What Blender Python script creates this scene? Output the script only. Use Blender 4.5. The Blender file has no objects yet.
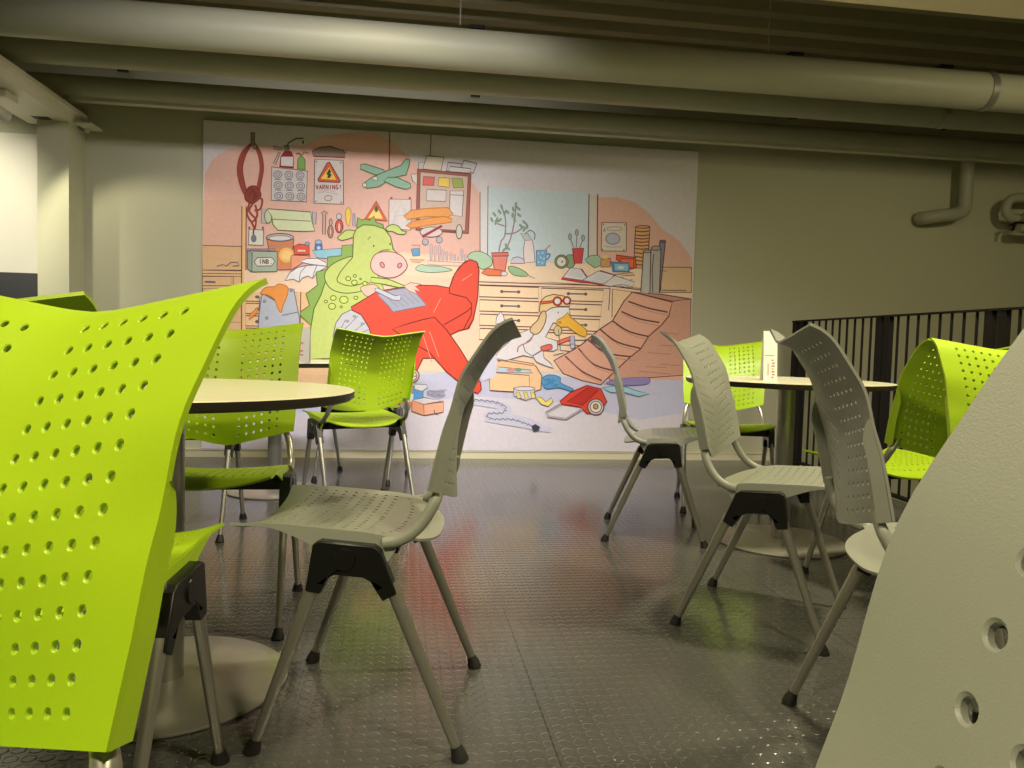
import bpy, bmesh, math, random
from mathutils import Vector, Matrix
from mathutils.geometry import tessellate_polygon
random.seed(7)
SC = bpy.context.scene
COL = SC.collection

# ------------------------------------------------------------------ camera
TH = 0.139                      # camera yaw relative to the room (wall runs along X)
EYE = 0.87
FPX, PITCH, ROLL = 768.6, 0.0525, 0.0273
def rz(v, a):
    c, s = math.cos(a), math.sin(a)
    return Vector((v[0]*c - v[1]*s, v[0]*s + v[1]*c, v[2]))
_F = Vector((0, math.cos(PITCH), -math.sin(PITCH)))
_R0 = Vector((1, 0, 0)); _U0 = _R0.cross(_F)
_R = math.cos(ROLL)*_R0 + math.sin(ROLL)*_U0
_U = -math.sin(ROLL)*_R0 + math.cos(ROLL)*_U0
CF, CR, CU = rz(_F, -TH), rz(_R, -TH), rz(_U, -TH)
cam = bpy.data.objects.new('camera', bpy.data.cameras.new('camera'))
COL.objects.link(cam)
M = Matrix((CR, CU, -CF)).transposed().to_4x4()
M.translation = Vector((0, 0, EYE))
cam.matrix_world = M
cam.data.sensor_width = 36.0
cam.data.lens = 36.0*FPX/1024.0
cam.data.clip_start = 0.02
SC.camera = cam

def ray(x, y):
    return CF + CR*((x-512)/FPX) - CU*((y-384)/FPX)
def at(x, y, k, v):
    """the measured point of the photo on the room plane axis k = v"""
    d = ray(x, y); o = (0, 0, EYE)[k]
    return d*((v-o)/d[k]) + Vector((0, 0, EYE))
def W(x, y, z=0.0):             # floor plan measured along the view -> room axes
    return rz(Vector((x, y, z)), -TH)

# ------------------------------------------------------------------ world, light, exposure
SC.view_settings.view_transform = 'Standard'
SC.view_settings.look = 'None'
SC.view_settings.exposure = 0.62
SC.view_settings.gamma = 1.0
SC.view_settings.use_curve_mapping = False
w = bpy.data.worlds.new('world'); SC.world = w; w.use_nodes = True
w.node_tree.nodes['Background'].inputs[0].default_value = (1.0, 0.93, 0.70, 1)
w.node_tree.nodes['Background'].inputs[1].default_value = 0.05

def area(name, loc, target, size, power, color, shape='DISK', sy=None, spread=180):
    l = bpy.data.lights.new(name, 'AREA'); l.energy = power; l.color = color; l.shape = shape; l.size = size
    if sy: l.size_y = sy
    l.spread = math.radians(spread)
    o = bpy.data.objects.new(name, l); COL.objects.link(o); o.location = loc
    o.rotation_euler = (Vector(target)-Vector(loc)).to_track_quat('-Z', 'Y').to_euler()
    return o
def spot(name, loc, target, power, color, ang, blend=0.6, r=0.05):
    l = bpy.data.lights.new(name, 'SPOT'); l.energy = power; l.color = color
    l.spot_size = math.radians(ang); l.spot_blend = blend; l.shadow_soft_size = r
    o = bpy.data.objects.new(name, l); COL.objects.link(o); o.location = loc
    o.rotation_euler = (Vector(target)-Vector(loc)).to_track_quat('-Z', 'Y').to_euler()
    return o
WARM = (1.0, 0.88, 0.56)
NEUT = (1.0, 0.93, 0.94)
# downlights over the seating, plus one added fill
area('downlight_near_left', (-0.95, -0.25, 2.62), (-0.8, 0.4, 0), 0.25, 21, WARM, spread=120)
area('downlight_near_right', (1.2, -0.2, 2.62), (1.2, 0.3, 0), 0.25, 19, WARM, spread=120)
area('downlight_middle_left', (-0.2, 3.62, 2.76), (-0.2, 3.5, 0), 0.25, 7, WARM, spread=140)
area('added_fill_left_table', (-0.5, 2.0, 2.66), (-0.5, 2.1, 0), 0.25, 6, WARM, spread=130)  # added fill, no known fixture: brightens the left table and the chair behind
area('downlight_middle_right', (1.9, 2.2, 2.45), (1.9, 2.2, 0), 0.25, 36, WARM)
area('downlight_far_right', (3.8, 2.4, 2.4), (4.2, 4.9, 1.0), 0.25, 10, WARM)
# wall washers for the mural
area('mural_wall_washer', (0.35, 2.35, 2.60), (0.35, 5.7, 0.55), 3.0, 27, NEUT, 'RECTANGLE', 0.10, 88)
spot('mural_spot', (0.05, 2.40, 2.60), (0.15, 5.7, 0.95), 118, NEUT, 42, 0.9, 0.06)
# bright bay on the left, behind the pillar
spot('bay_spot', (-3.2, 4.3, 2.15), (-3.1, 5.7, 1.4), 75, (1.0, 0.93, 0.74), 80, 0.7, 0.04)
spot('left_wall_spot', (-2.31, 4.93, 2.10), (-1.55, 5.72, 0.9), 14, (1.0, 0.91, 0.66), 88, 0.5, 0.02)

# ------------------------------------------------------------------ materials
def lin(c):
    c = c/255.0
    return c/12.92 if c <= 0.04045 else ((c+0.055)/1.055)**2.4
def rgb(r, g, b): return (lin(r), lin(g), lin(b), 1.0)
MATS = {}
def mat(name, col, rough=0.5, metal=0.0, noise=0.0, nscale=40.0, bump=0.0, bscale=200.0, spec=0.5):
    m = bpy.data.materials.new(name); m.use_nodes = True
    nt = m.node_tree; b = nt.nodes['Principled BSDF']
    b.inputs['Base Color'].default_value = col
    b.inputs['Roughness'].default_value = rough
    b.inputs['Metallic'].default_value = metal
    b.inputs['Specular IOR Level'].default_value = spec
    tc = nt.nodes.new('ShaderNodeTexCoord')
    if noise:
        n = nt.nodes.new('ShaderNodeTexNoise'); n.inputs['Scale'].default_value = nscale; n.inputs['Detail'].default_value = 4
        nt.links.new(tc.outputs['Object'], n.inputs['Vector'])
        mx = nt.nodes.new('ShaderNodeMix'); mx.data_type = 'RGBA'
        mx.inputs[6].default_value = tuple(c*(1-noise) for c in col[:3])+(1,)
        mx.inputs[7].default_value = tuple(min(1, c*(1+noise)) for c in col[:3])+(1,)
        nt.links.new(n.outputs['Fac'], mx.inputs[0]); nt.links.new(mx.outputs[2], b.inputs['Base Color'])
    if bump:
        n2 = nt.nodes.new('ShaderNodeTexNoise'); n2.inputs['Scale'].default_value = bscale; n2.inputs['Detail'].default_value = 3
        nt.links.new(tc.outputs['Object'], n2.inputs['Vector'])
        bp = nt.nodes.new('ShaderNodeBump'); bp.inputs['Strength'].default_value = bump; bp.inputs['Distance'].default_value = 0.002
        nt.links.new(n2.outputs['Fac'], bp.inputs['Height']); nt.links.new(bp.outputs['Normal'], b.inputs['Normal'])
    MATS[name] = m
    return m
GREEN = mat('lime_plastic', (0.39, 0.58, 0.012, 1), 0.42, noise=0.04, nscale=8, bump=0.12, bscale=900)
GREY = mat('grey_plastic', (0.30, 0.31, 0.27, 1), 0.42, noise=0.04, nscale=8, bump=0.12, bscale=900)
STEEL = mat('satin_grey_metal', (0.42, 0.41, 0.36, 1), 0.34, 0.75, noise=0.05, nscale=30)
BLACK = mat('black_plastic', (0.006, 0.006, 0.006, 1), 0.35)
RUBBER = mat('black_rubber', (0.012, 0.012, 0.011, 1), 0.6)
LAMIN = mat('cream_laminate', (0.82, 0.80, 0.58, 1), 0.3, noise=0.02, nscale=15)
LAMEDGE = mat('dark_laminate_edge', (0.022, 0.016, 0.010, 1), 0.45)
BASEM = mat('brushed_base_metal', (0.50, 0.48, 0.42, 1), 0.36, 0.6, noise=0.06, nscale=20)
WALLM = mat('olive_wall_paint', (0.49, 0.485, 0.335, 1), 0.75, noise=0.03, nscale=3, bump=0.08, bscale=300)
WHITEW = mat('white_wall_paint', (0.78, 0.76, 0.64, 1), 0.7, noise=0.02, nscale=4)
COLM = mat('pillar_paint', (0.60, 0.60, 0.42, 1), 0.7, noise=0.02, nscale=4)
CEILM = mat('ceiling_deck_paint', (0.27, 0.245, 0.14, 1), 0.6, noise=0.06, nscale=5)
DUCTM = mat('duct_lagging', (0.37, 0.37, 0.265, 1), 0.45, noise=0.05, nscale=6, spec=0.3)
BEAMM = mat('white_trunking', (0.66, 0.64, 0.50, 1), 0.5, noise=0.02)
DARKM = mat('dark_grey_panel', (0.03, 0.033, 0.036, 1), 0.5, noise=0.05)
SOFM = mat('pale_soffit_paint', (0.85, 0.76, 0.55, 1), 0.7, noise=0.02)
BASEB = mat('cream_skirting', (0.66, 0.62, 0.42, 1), 0.45, noise=0.02)
BRASS = mat('brass_fitting', (0.65, 0.55, 0.32, 1), 0.25, 1.0)
PAPER = mat('white_card', (0.78, 0.75, 0.70, 1), 0.6, noise=0.02)
GREYC = mat('grey_card', (0.42, 0.40, 0.34, 1), 0.6, noise=0.02)
PINKINK = mat('faded_red_ink', (0.42, 0.10, 0.08, 1), 0.6)
PALEINK = mat('pale_pink_ink', (0.68, 0.52, 0.50, 1), 0.6)
RAILM = mat('black_railing_paint', (0.010, 0.009, 0.008, 1), 0.65, spec=0.25)

def floor_material():
    m = bpy.data.materials.new('studded_rubber_floor'); m.use_nodes = True
    nt = m.node_tree; N = nt.nodes; L = nt.links; b = N['Principled BSDF']
    b.inputs['Specular IOR Level'].default_value = 0.8
    tc = N.new('ShaderNodeTexCoord'); sp = N.new('ShaderNodeSeparateXYZ'); L.new(tc.outputs['Object'], sp.inputs[0])
    def mth(op, a, bv=None, c=None):
        n = N.new('ShaderNodeMath'); n.operation = op
        for i, v in enumerate((a, bv, c)):
            if v is None: continue
            if isinstance(v, (int, float)): n.inputs[i].default_value = v
            else: L.new(v, n.inputs[i])
        return n.outputs[0]
    P = 0.0345
    def cell(o): return mth('SUBTRACT', mth('FRACT', mth('DIVIDE', o, P)), 0.5)
    cx, cy = cell(sp.outputs[0]), cell(sp.outputs[1])
    r = mth('SQRT', mth('ADD', mth('MULTIPLY', cx, cx), mth('MULTIPLY', cy, cy)))
    mr = N.new('ShaderNodeMapRange'); mr.interpolation_type = 'SMOOTHSTEP'
    L.new(r, mr.inputs[0]); mr.inputs[1].default_value = 0.44; mr.inputs[2].default_value = 0.33
    def seam(o, per, off, wd):
        f = mth('FRACT', mth('DIVIDE', mth('ADD', o, off), per))
        return mth('LESS_THAN', f, wd/per)
    sm = mth('MAXIMUM', seam(sp.outputs[0], 1.0, 10.0-0.335, 0.0025), seam(sp.outputs[1], 1.0, 10.0-0.30, 0.0025))
    bp = N.new('ShaderNodeBump'); bp.inputs['Strength'].default_value = 0.9; bp.inputs['Distance'].default_value = 0.0012
    h = mth('SUBTRACT', mr.outputs[0], mth('MULTIPLY', sm, 1.5))
    L.new(h, bp.inputs['Height']); L.new(bp.outputs['Normal'], b.inputs['Normal'])
    nz = N.new('ShaderNodeTexNoise'); nz.inputs['Scale'].default_value = 1.7; nz.inputs['Detail'].default_value = 6; L.new(tc.outputs['Object'], nz.inputs['Vector'])
    rr = N.new('ShaderNodeMapRange'); L.new(nz.outputs['Fac'], rr.inputs[0]); rr.inputs[1].default_value = .3; rr.inputs[2].default_value = .7
    rr.inputs[3].default_value = 0.14; rr.inputs[4].default_value = 0.20; L.new(rr.outputs[0], b.inputs['Roughness'])
    mx = N.new('ShaderNodeMix'); mx.data_type = 'RGBA'
    mx.inputs[6].default_value = (0.075, 0.075, 0.072, 1); mx.inputs[7].default_value = (0.10, 0.10, 0.095, 1)
    L.new(nz.outputs['Fac'], mx.inputs[0])
    m2 = N.new('ShaderNodeMix'); m2.data_type = 'RGBA'; L.new(sm, m2.inputs[0]); L.new(mx.outputs[2], m2.inputs[6]); m2.inputs[7].default_value = (0.02, 0.02, 0.018, 1)
    L.new(m2.outputs[2], b.inputs['Base Color'])
    return m
FLOORM = floor_material()

# ------------------------------------------------------------------ helpers
class MB:
    def __init__(s): s.v = []; s.f = []; s.m = []; s.c = []
    def add(s, verts, faces, mi=0):
        k = len(s.v); s.v += [tuple(p) for p in verts]
        for f in faces: s.f.append([k+i for i in f]); s.m.append(mi)
    def box(s, a, b, mi=0):
        (x0, y0, z0), (x1, y1, z1) = a, b
        vs = [(x0,y0,z0),(x1,y0,z0),(x1,y1,z0),(x0,y1,z0),(x0,y0,z1),(x1,y0,z1),(x1,y1,z1),(x0,y1,z1)]
        s.add(vs, [(0,3,2,1),(4,5,6,7),(0,1,5,4),(1,2,6,5),(2,3,7,6),(3,0,4,7)], mi)
    def tube(s, pts, r, seg=12, mi=0, cap=True, squash=1.0, side=None):
        """r a number or one per point; squash narrows the section across `side`"""
        pts = [Vector(p) for p in pts]; n = len(pts)
        if isinstance(r, (int, float)): r = [r]*n
        k = len(s.v); up = Vector(side) if side else None
        prev = None
        for i, p in enumerate(pts):
            t = (pts[min(i+1, n-1)]-pts[max(i-1, 0)]).normalized()
            if up is not None: a = (up - t*up.dot(t)).normalized()
            elif prev is None:
                a = t.orthogonal().normalized()
            else: a = (prev - t*prev.dot(t)).normalized()
            prev = a; b = t.cross(a)
            for j in range(seg):
                an = 2*math.pi*j/seg
                q = p + a*math.cos(an)*r[i]*squash + b*math.sin(an)*r[i]
                s.v.append(tuple(q))
        for i in range(n-1):
            for j in range(seg):
                j2 = (j+1) % seg
                s.f.append([k+i*seg+j, k+i*seg+j2, k+(i+1)*seg+j2, k+(i+1)*seg+j]); s.m.append(mi)
        if cap:
            s.f.append([k+j for j in range(seg)][::-1]); s.m.append(mi)
            s.f.append([k+(n-1)*seg+j for j in range(seg)]); s.m.append(mi)
    def lathe(s, prof, c=(0,0,0), seg=64, mi=None):
        """prof: (r, z[, material]) rows"""
        k = len(s.v); n = len(prof)
        for q in prof:
            for j in range(seg):
                an = 2*math.pi*j/seg
                s.v.append((c[0]+q[0]*math.cos(an), c[1]+q[0]*math.sin(an), c[2]+q[1]))
        for i in range(n-1):
            for j in range(seg):
                j2 = (j+1) % seg
                s.f.append([k+i*seg+j, k+i*seg+j2, k+(i+1)*seg+j2, k+(i+1)*seg+j]); s.m.append(prof[i][2] if len(prof[i]) > 2 else 0)
        s.f.append([k+j for j in range(seg)][::-1]); s.m.append(prof[0][2] if len(prof[0]) > 2 else 0)
        s.f.append([k+(n-1)*seg+j for j in range(seg)]); s.m.append(prof[-1][2] if len(prof[-1]) > 2 else 0)
    def plate(s, poly, y0, y1, mi=0):
        """polygon in (x, z) extruded from y0 to y1"""
        n = len(poly); k = len(s.v)
        s.v += [(p[0], y0, p[1]) for p in poly] + [(p[0], y1, p[1]) for p in poly]
        tr = tessellate_polygon([[Vector((p[0], p[1], 0)) for p in poly]])
        for t in tr: s.f.append([k+i for i in t]); s.m.append(mi)
        for t in tr: s.f.append([k+n+i for i in t][::-1]); s.m.append(mi)
        for i in range(n):
            j = (i+1) % n; s.f.append([k+i, k+j, k+n+j, k+n+i]); s.m.append(mi)
    def build(s, name, mats, parent=None, loc=(0,0,0), smooth=True, angle=40, bevel=0.0, bseg=2, recalc=True):
        me = bpy.data.meshes.new(name)
        L = Vector(loc)
        me.from_pydata([tuple(Vector(v)-L) for v in s.v] if L.length else s.v, [], s.f)
        if not isinstance(mats, (list, tuple)): mats = [mats]
        for m in mats: me.materials.append(m)
        for p, mi in zip(me.polygons, s.m): p.material_index = mi
        if recalc:
            bm = bmesh.new(); bm.from_mesh(me); bmesh.ops.recalc_face_normals(bm, faces=bm.faces); bm.to_mesh(me); bm.free()
        if smooth:
            me.shade_smooth()
            if angle < 180: me.set_sharp_from_angle(angle=math.radians(angle))
        o = bpy.data.objects.new(name, me); COL.objects.link(o); o.location = loc
        if parent: o.parent = parent
        if bevel:
            b = o.modifiers.new('bevel', 'BEVEL'); b.width = bevel; b.segments = bseg; b.limit_method = 'ANGLE'; b.angle_limit = math.radians(35)
        return o
def tag(o, label=None, cat=None, group=None, kind=None):
    if label: o['label'] = label
    if cat: o['category'] = cat
    if group: o['group'] = group
    if kind: o['kind'] = kind
    return o
def thing(name, label, cat, loc=(0,0,0), rot=0.0, group=None):
    o = bpy.data.objects.new(name, None); COL.objects.link(o); o.location = loc; o.rotation_euler = (0, 0, rot); o.empty_display_size = 0.1
    return tag(o, label, cat, group)
def sampl(pts, t):
    """point at fraction t of the arc length of a smooth curve through pts"""
    return pts[min(len(pts)-1, max(0, int(round(t*(len(pts)-1)))))]
def catmull(pts, n=8, closed=False):
    out = []; m = len(pts)
    rng = range(m if closed else m-1)
    for i in rng:
        if closed: p0, p1, p2, p3 = (pts[(i+d) % m] for d in (-1, 0, 1, 2))
        else: p0, p1, p2, p3 = pts[max(i-1, 0)], pts[i], pts[i+1], pts[min(i+2, m-1)]
        for k in range(n):
            t = k/n
            out.append(tuple(0.5*((2*b) + (-a+c)*t + (2*a-5*b+4*c-d)*t*t + (-a+3*b-3*c+d)*t**3) for a, b, c, d in zip(p0, p1, p2, p3)))
    if not closed: out.append(tuple(pts[-1]))
    return out
def even(pts, n):
    """n+1 points evenly spaced along a polyline"""
    P = [Vector(p) for p in pts]; d = [0]
    for a, b in zip(P, P[1:]): d.append(d[-1]+(b-a).length)
    out = []; j = 0
    for i in range(n+1):
        s = d[-1]*i/n
        while j < len(d)-2 and d[j+1] < s: j += 1
        u = (s-d[j])/max(1e-9, d[j+1]-d[j]); out.append(P[j].lerp(P[j+1], min(1, max(0, u))))
    return out

# ------------------------------------------------------------------ the room
YW = 5.735                       # face of the back wall
YM = 5.705                       # printed face of the mural
ZC = 2.92
def struct(name, mb, m, **k): return tag(mb.build(name, m, **k), kind='structure')
b = MB(); b.box((-4.6, -3.0, -0.12), (2.93, YW, 0.0)); struct('floor', b, FLOORM, smooth=False)
b = MB(); b.box((-4.6, YW, -2.6), (6.4, YW+0.15, 3.1)); struct('wall_back', b, WALLM, smooth=False)
b = MB(); b.box((-4.75, -3.0, -0.12), (-4.6, YW+0.15, 3.1)); struct('wall_left', b, WHITEW, smooth=False)
b = MB(); b.box((6.4, -3.0, -2.6), (6.55, YW+0.15, 3.1)); struct('wall_right', b, WALLM, smooth=False)
b = MB(); b.box((-4.6, -3.15, -0.12), (6.4, -3.0, 3.1)); struct('wall_front', b, WALLM, smooth=False)
b = MB(); b.box((2.93, -3.0, -2.6), (6.4, YW, -2.5)); struct('stairwell_floor', b, FLOORM, smooth=False)
b = MB(); b.box((2.90, -3.0, -2.5), (2.95, YW, -0.12)); struct('stairwell_wall', b, WALLM, smooth=False)
# trapezoid-profile deck, ribs along X
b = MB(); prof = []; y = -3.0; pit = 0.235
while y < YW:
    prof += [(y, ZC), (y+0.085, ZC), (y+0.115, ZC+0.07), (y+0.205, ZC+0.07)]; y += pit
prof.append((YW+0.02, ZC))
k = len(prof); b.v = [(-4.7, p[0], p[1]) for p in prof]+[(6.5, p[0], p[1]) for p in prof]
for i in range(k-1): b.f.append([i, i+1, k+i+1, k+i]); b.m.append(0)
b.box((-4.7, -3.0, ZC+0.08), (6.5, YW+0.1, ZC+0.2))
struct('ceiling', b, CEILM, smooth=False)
b = MB(); b.box((0.6, 2.5, 2.50), (6.4, 3.43, 2.93)); struct('soffit_beam', b, SOFM, smooth=False)
# skirting along the back wall
b = MB(); b.box((-2.30, YW-0.022, 0.0), (2.93, YW, 0.052)); b.box((-2.30, YW-0.030, 0.052), (2.93, YW, 0.060))
struct('baseboard_back', b, BASEB, smooth=False)
# pillar, bright bay wall and dark panel
b = MB(); b.box((-2.405, 5.47, 0), (-2.212, YW, 2.24)); struct('pillar', b, COLM, smooth=False)
b = MB(); b.box((-4.6, 5.66, 1.255), (-2.405, YW, 2.19)); struct('trim_bay_panel', b, WHITEW, smooth=False)
b = MB(); b.box((-4.6, 5.60, 0), (-2.405, YW, 1.255)); struct('trim_dark_dado', b, DARKM, smooth=False)

# ------------------------------------------------------------------ ducts and pipes under the ceiling
def duct(name, label, y, z, r, x0, x1, bands=(), cat='duct'):
    t = thing(name, label, cat, (0, y, z))
    b = MB(); b.tube([(x0, 0, 0), (x1, 0, 0)], r, 40); b.build('duct_shell', DUCTM, t)
    for x in bands:
        b = MB(); b.tube([(x-0.022, 0, 0), (x+0.022, 0, 0)], r+0.006, 40); q = b.build('coupling_band', STEEL, t); q['label'] = 'metal coupling band'
    return t
duct('ventilation_duct', 'widest round olive duct, nearest of the ducts under the ceiling', 4.30, 2.468, 0.108, -4.6, 6.4, (3.43, -3.2))
duct('ventilation_duct', 'middle round olive duct, tucked behind the widest one', 4.86, 2.498, 0.086, -4.6, 6.4, (3.56,))
duct('ventilation_duct', 'slim round duct running just above the top of the mural', 5.42, 2.462, 0.066, -2.62, 6.4, ())
b = MB(); b.box((-2.35, 5.50, 2.392), (6.4, 5.56, 2.412)); b.box((-2.35, 5.496, 2.392), (6.4, 5.50, 2.424))
tag(b.build('cable_tray', BEAMM, loc=(0, 5.5, 2.39), smooth=False), 'thin pale cable tray under the slim duct above the mural', 'cable tray')
# hangers between ducts and ceiling
for (x, y, z0) in ((0.42, 5.10, 2.55), (2.62, 5.10, 2.55), (3.75, 5.10, 2.55), (-1.75, 5.10, 2.55)):
    b = MB(); b.box((x-0.03, y-0.012, z0-0.08), (x+0.03, y+0.012, ZC)); b.box((x-0.05, y-0.03, ZC-0.02), (x+0.05, y+0.03, ZC))
    lab = {0.42: 'dark hanger bracket above the middle of the mural, between the ducts', 2.62: 'dark hanger bracket above the right edge of the mural', 3.75: 'dark hanger bracket between the ducts near the right wall pipe', -1.75: 'dark hanger bracket between the ducts at the left end'}[x]
    tag(b.build('hanger_bracket', DARKM, loc=(x, y, z0-0.08), smooth=False), lab, 'bracket', 'hanger brackets between the ducts')
for x, lab in ((0.25, 'thin hanger rod above the wide duct, left of centre'), (1.95, 'thin hanger rod above the wide duct, right of centre')):
    b = MB(); b.tube([(x, 4.1, 2.52), (x, 4.1, ZC)], 0.004, 8)
    tag(b.build('hanger_rod', STEEL, loc=(x, 4.1, 2.52)), lab, 'rod', 'hanger rods above the wide duct')
# wall pipe with elbow
t = thing('wall_pipe', 'fat lagged pipe dropping from the ducts and bending left on the right wall', 'pipe', (4.36, 5.60, 1.985))
cor = [(0, 0, 0.44), (0, 0, 0.10), (-0.02, 0, 0.03), (-0.09, 0, 0.0), (-0.20, -0.0, -0.015), (-0.29, 0.03, -0.03), (-0.32, 0.10, -0.03)]
b = MB(); b.tube(even(catmull(cor, 8), 40), 0.052, 20); b.build('pipe_run', DUCTM, t)
t = thing('valve_pipe', 'looped pipe with brass valves at the right edge of the photo', 'pipe', (4.68, 5.55, 2.0))
cor = [(0.45, 0, 0.14), (0.10, 0, 0.13), (0.02, 0, 0.10), (0.0, 0, 0.04), (0.03, 0, -0.02), (0.12, 0, -0.03), (0.5, 0, -0.02)]
b = MB(); b.tube(even(catmull(cor, 8), 40), 0.036, 18); b.build('pipe_run', DUCTM, t)
b = MB(); b.tube([(0.06, -0.07, -0.12), (0.5, -0.07, -0.12)], 0.032, 18); b.build('lower_pipe', DUCTM, t)
for (x, z) in ((0.10, -0.03), (0.09, -0.12)):
    b = MB(); b.tube([(x, -0.075, z), (x+0.035, -0.075, z)], 0.04, 16); b.tube([(x+0.015, -0.075, z), (x+0.015, -0.125, z+0.01)], 0.012, 10)
    q = b.build('valve_body', BRASS, t); q['label'] = 'shiny brass valve'
b = MB(); b.tube([(0.0, -0.05, -0.10), (0.04, -0.05, -0.075), (0.12, -0.06, -0.07)], 0.009, 8); b.tube([(0.03, -0.06, -0.08), (0.0, -0.08, -0.14)], 0.010, 8)
q = b.build('valve_lever', BLACK, t); q['label'] = 'black valve lever'

# white trunking that carries the lights over the left bay
t = thing('light_trunking', 'white ceiling trunking running back to the pillar at top left', 'trunking', (-2.30, 5.5, 2.24))
b = MB(); b.plate([(-0.20, 0.0), (0.10, 0.0), (0.13, 0.045), (0.16, 0.05), (0.16, 0.075), (0.10, 0.085), (-0.20, 0.085)], -5.0, 0.08)
b.build('trunking_body', BEAMM, t, smooth=False)
b = MB(); b.box((0.12, -0.02, 0.0), (0.22, 0.18, 0.012)); b.box((0.14, 0.10, -0.03), (0.16, 0.12, 0.0)); b.build('end_bracket', BEAMM, t, smooth=False)
b = MB(); b.box((-0.10, -0.12, -0.003), (0.0, -0.06, 0.001)); q = b.build('socket_slot', BLACK, t, smooth=False); q['label'] = 'dark slot'
t = thing('spot_lamp', 'white spot lamp hanging under the trunking at the left edge', 'lamp', (-2.34, 4.86, 2.155))
b = MB(); b.box((-0.04, -0.05, 0.04), (0.06, 0.10, 0.083)); b.build('lamp_mount', BEAMM, t, bevel=0.004)
b = MB(); b.tube([(0, 0, 0.05), (0, -0.01, -0.02)], 0.008, 10); b.build('lamp_stem', BEAMM, t)
b = MB(); b.tube([(-0.03, -0.07, -0.01), (0.02, 0.05, -0.05)], [0.03, 0.035], 18); b.build('lamp_head', BEAMM, t)

# ------------------------------------------------------------------ railing round the stairwell
XR0, YR0, XR1, YR1, ZR = 2.845, 5.36, 2.62, 1.35, 1.095
t = thing('stair_railing', 'black metal railing with close vertical bars round the stairwell', 'railing', (XR0, YR0, 0))
def rp(y): return XR0 + (XR1-XR0)*(YR0-y)/(YR0-YR1)
def rbar(y, w, d, z0, z1):
    x = rp(y); b = MB(); b.box((x-d/2-XR0, y-w/2-YR0, z0), (x+d/2-XR0, y+w/2-YR0, z1)); return b
b = MB()
for z0, z1 in ((ZR-0.010, ZR), (0.06, 0.075)):
    b.add([(0-0.02, 0, z0), (0.02, 0, z0), (XR1-XR0+0.02, YR1-YR0, z0), (XR1-XR0-0.02, YR1-YR0, z0), (-0.02, 0, z1), (0.02, 0, z1), (XR1-XR0+0.02, YR1-YR0, z1), (XR1-XR0-0.02, YR1-YR0, z1)],
          [(0,1,2,3),(7,6,5,4),(0,4,5,1),(1,5,6,2),(2,6,7,3),(3,7,4,0)])
b.build('rail', RAILM, t, smooth=False)
for yp_ in (5.33, 5.22, 4.22, 4.13, 3.29, 3.20, 2.32, 2.22):
    rbar(yp_, 0.05, 0.028, 0.0, ZR-0.01).build('post', RAILM, t, smooth=False)
y = 5.16
while y > 1.4:
    if all(abs(y-q) > 0.052 for q in (5.33, 5.22, 4.22, 4.13, 3.29, 3.20, 2.32, 2.22)):
        rbar(y, 0.008, 0.012, 0.07, ZR-0.01).build('bar', RAILM, t, smooth=False)
    y -= 0.0935

# ------------------------------------------------------------------ the printed mural
class Print:
    def __init__(s): s.v = []; s.f = []; s.c = []; s.k = 0
    def _p(s, x, y):
        q = at(x, y, 1, YM); return (q.x, YM - 0.002 - s.k*0.00001, q.z)
    def poly(s, pts, col):
        s.k += 1; k = len(s.v); s.v += [s._p(*p) for p in pts]
        for t in tessellate_polygon([[Vector((p[0], p[1], 0)) for p in pts]]):
            s.f.append([k+i for i in t]); s.c.append(col)
    def line(s, pts, col, w=0.8):
        w *= 1.18
        s.k += 1; k = len(s.v); n = len(pts)
        cl = n > 2 and abs(pts[0][0]-pts[-1][0])+abs(pts[0][1]-pts[-1][1]) < 1e-6
        for i, p in enumerate(pts):
            a = pts[i-1] if i else (pts[-2] if cl else p); c = pts[i+1] if i < n-1 else (pts[1] if cl else p)
            dx, dy = c[0]-a[0], c[1]-a[1]; l = math.hypot(dx, dy) or 1; nx, ny = -dy/l*w/2, dx/l*w/2
            s.v += [s._p(p[0]+nx, p[1]+ny), s._p(p[0]-nx, p[1]-ny)]
        for i in range(n-1): s.f.append([k+2*i, k+2*i+1, k+2*i+3, k+2*i+2]); s.c.append(col)
PR = Print()
FR = {'A': (200,115,5.906), 'B': (360,115,5.906), 'C': (520,130,5.689), 'D': (200,230,5.906), 'E': (300,200,5.689), 'G': (460,240,4.267), 'H': (380,350,4.267),
      'a': (200,115,7.677), 'd': (200,205,7.677), 'h': (320,200,9.6), 'p': (400,225,7.677), 'q': (480,195,7.677), 'g': (480,285,7.677), 'r': (590,215,9.036), 'o': (395,360,9.6), '0': (0,0,1)}
def fr(f, pts):
    x0, y0, s = FR[f]; return [(x0+p[0]/s, y0+p[1]/s) for p in pts]
INK = (0.13, 0.055, 0.04); INKG = (0.10, 0.14, 0.02); INKB = (0.16, 0.15, 0.22); INKR = (0.20, 0.015, 0.01)
def S(f, pts, col, ink=INK, w=0.8, smooth=False):
    c = tuple(lin(v) for v in col) if col else None
    q = fr(f, pts)
    if smooth: q = catmull(q, 6, True)
    if c: PR.poly(q, c)
    if ink: PR.line(q+[q[0]], ink, w)
def Ln(f, pts, ink=INK, w=0.8, smooth=False):
    q = fr(f, pts); PR.line(catmull(q, 6) if smooth else q, ink, w)
def El(f, cx, cy, rx, ry, col, ink=INK, w=0.7, n=24, rot=0):
    c, s_ = math.cos(rot), math.sin(rot)
    S(f, [(cx+rx*math.cos(2*math.pi*i/n)*c-ry*math.sin(2*math.pi*i/n)*s_, cy+rx*math.cos(2*math.pi*i/n)*s_+ry*math.sin(2*math.pi*i/n)*c) for i in range(n)], col, ink, w)
def R4(f, x0, y0, x1, y1, col, ink=INK, w=0.7): S(f, [(x0,y0),(x1,y0),(x1,y1),(x0,y1)], col, ink, w)
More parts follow.
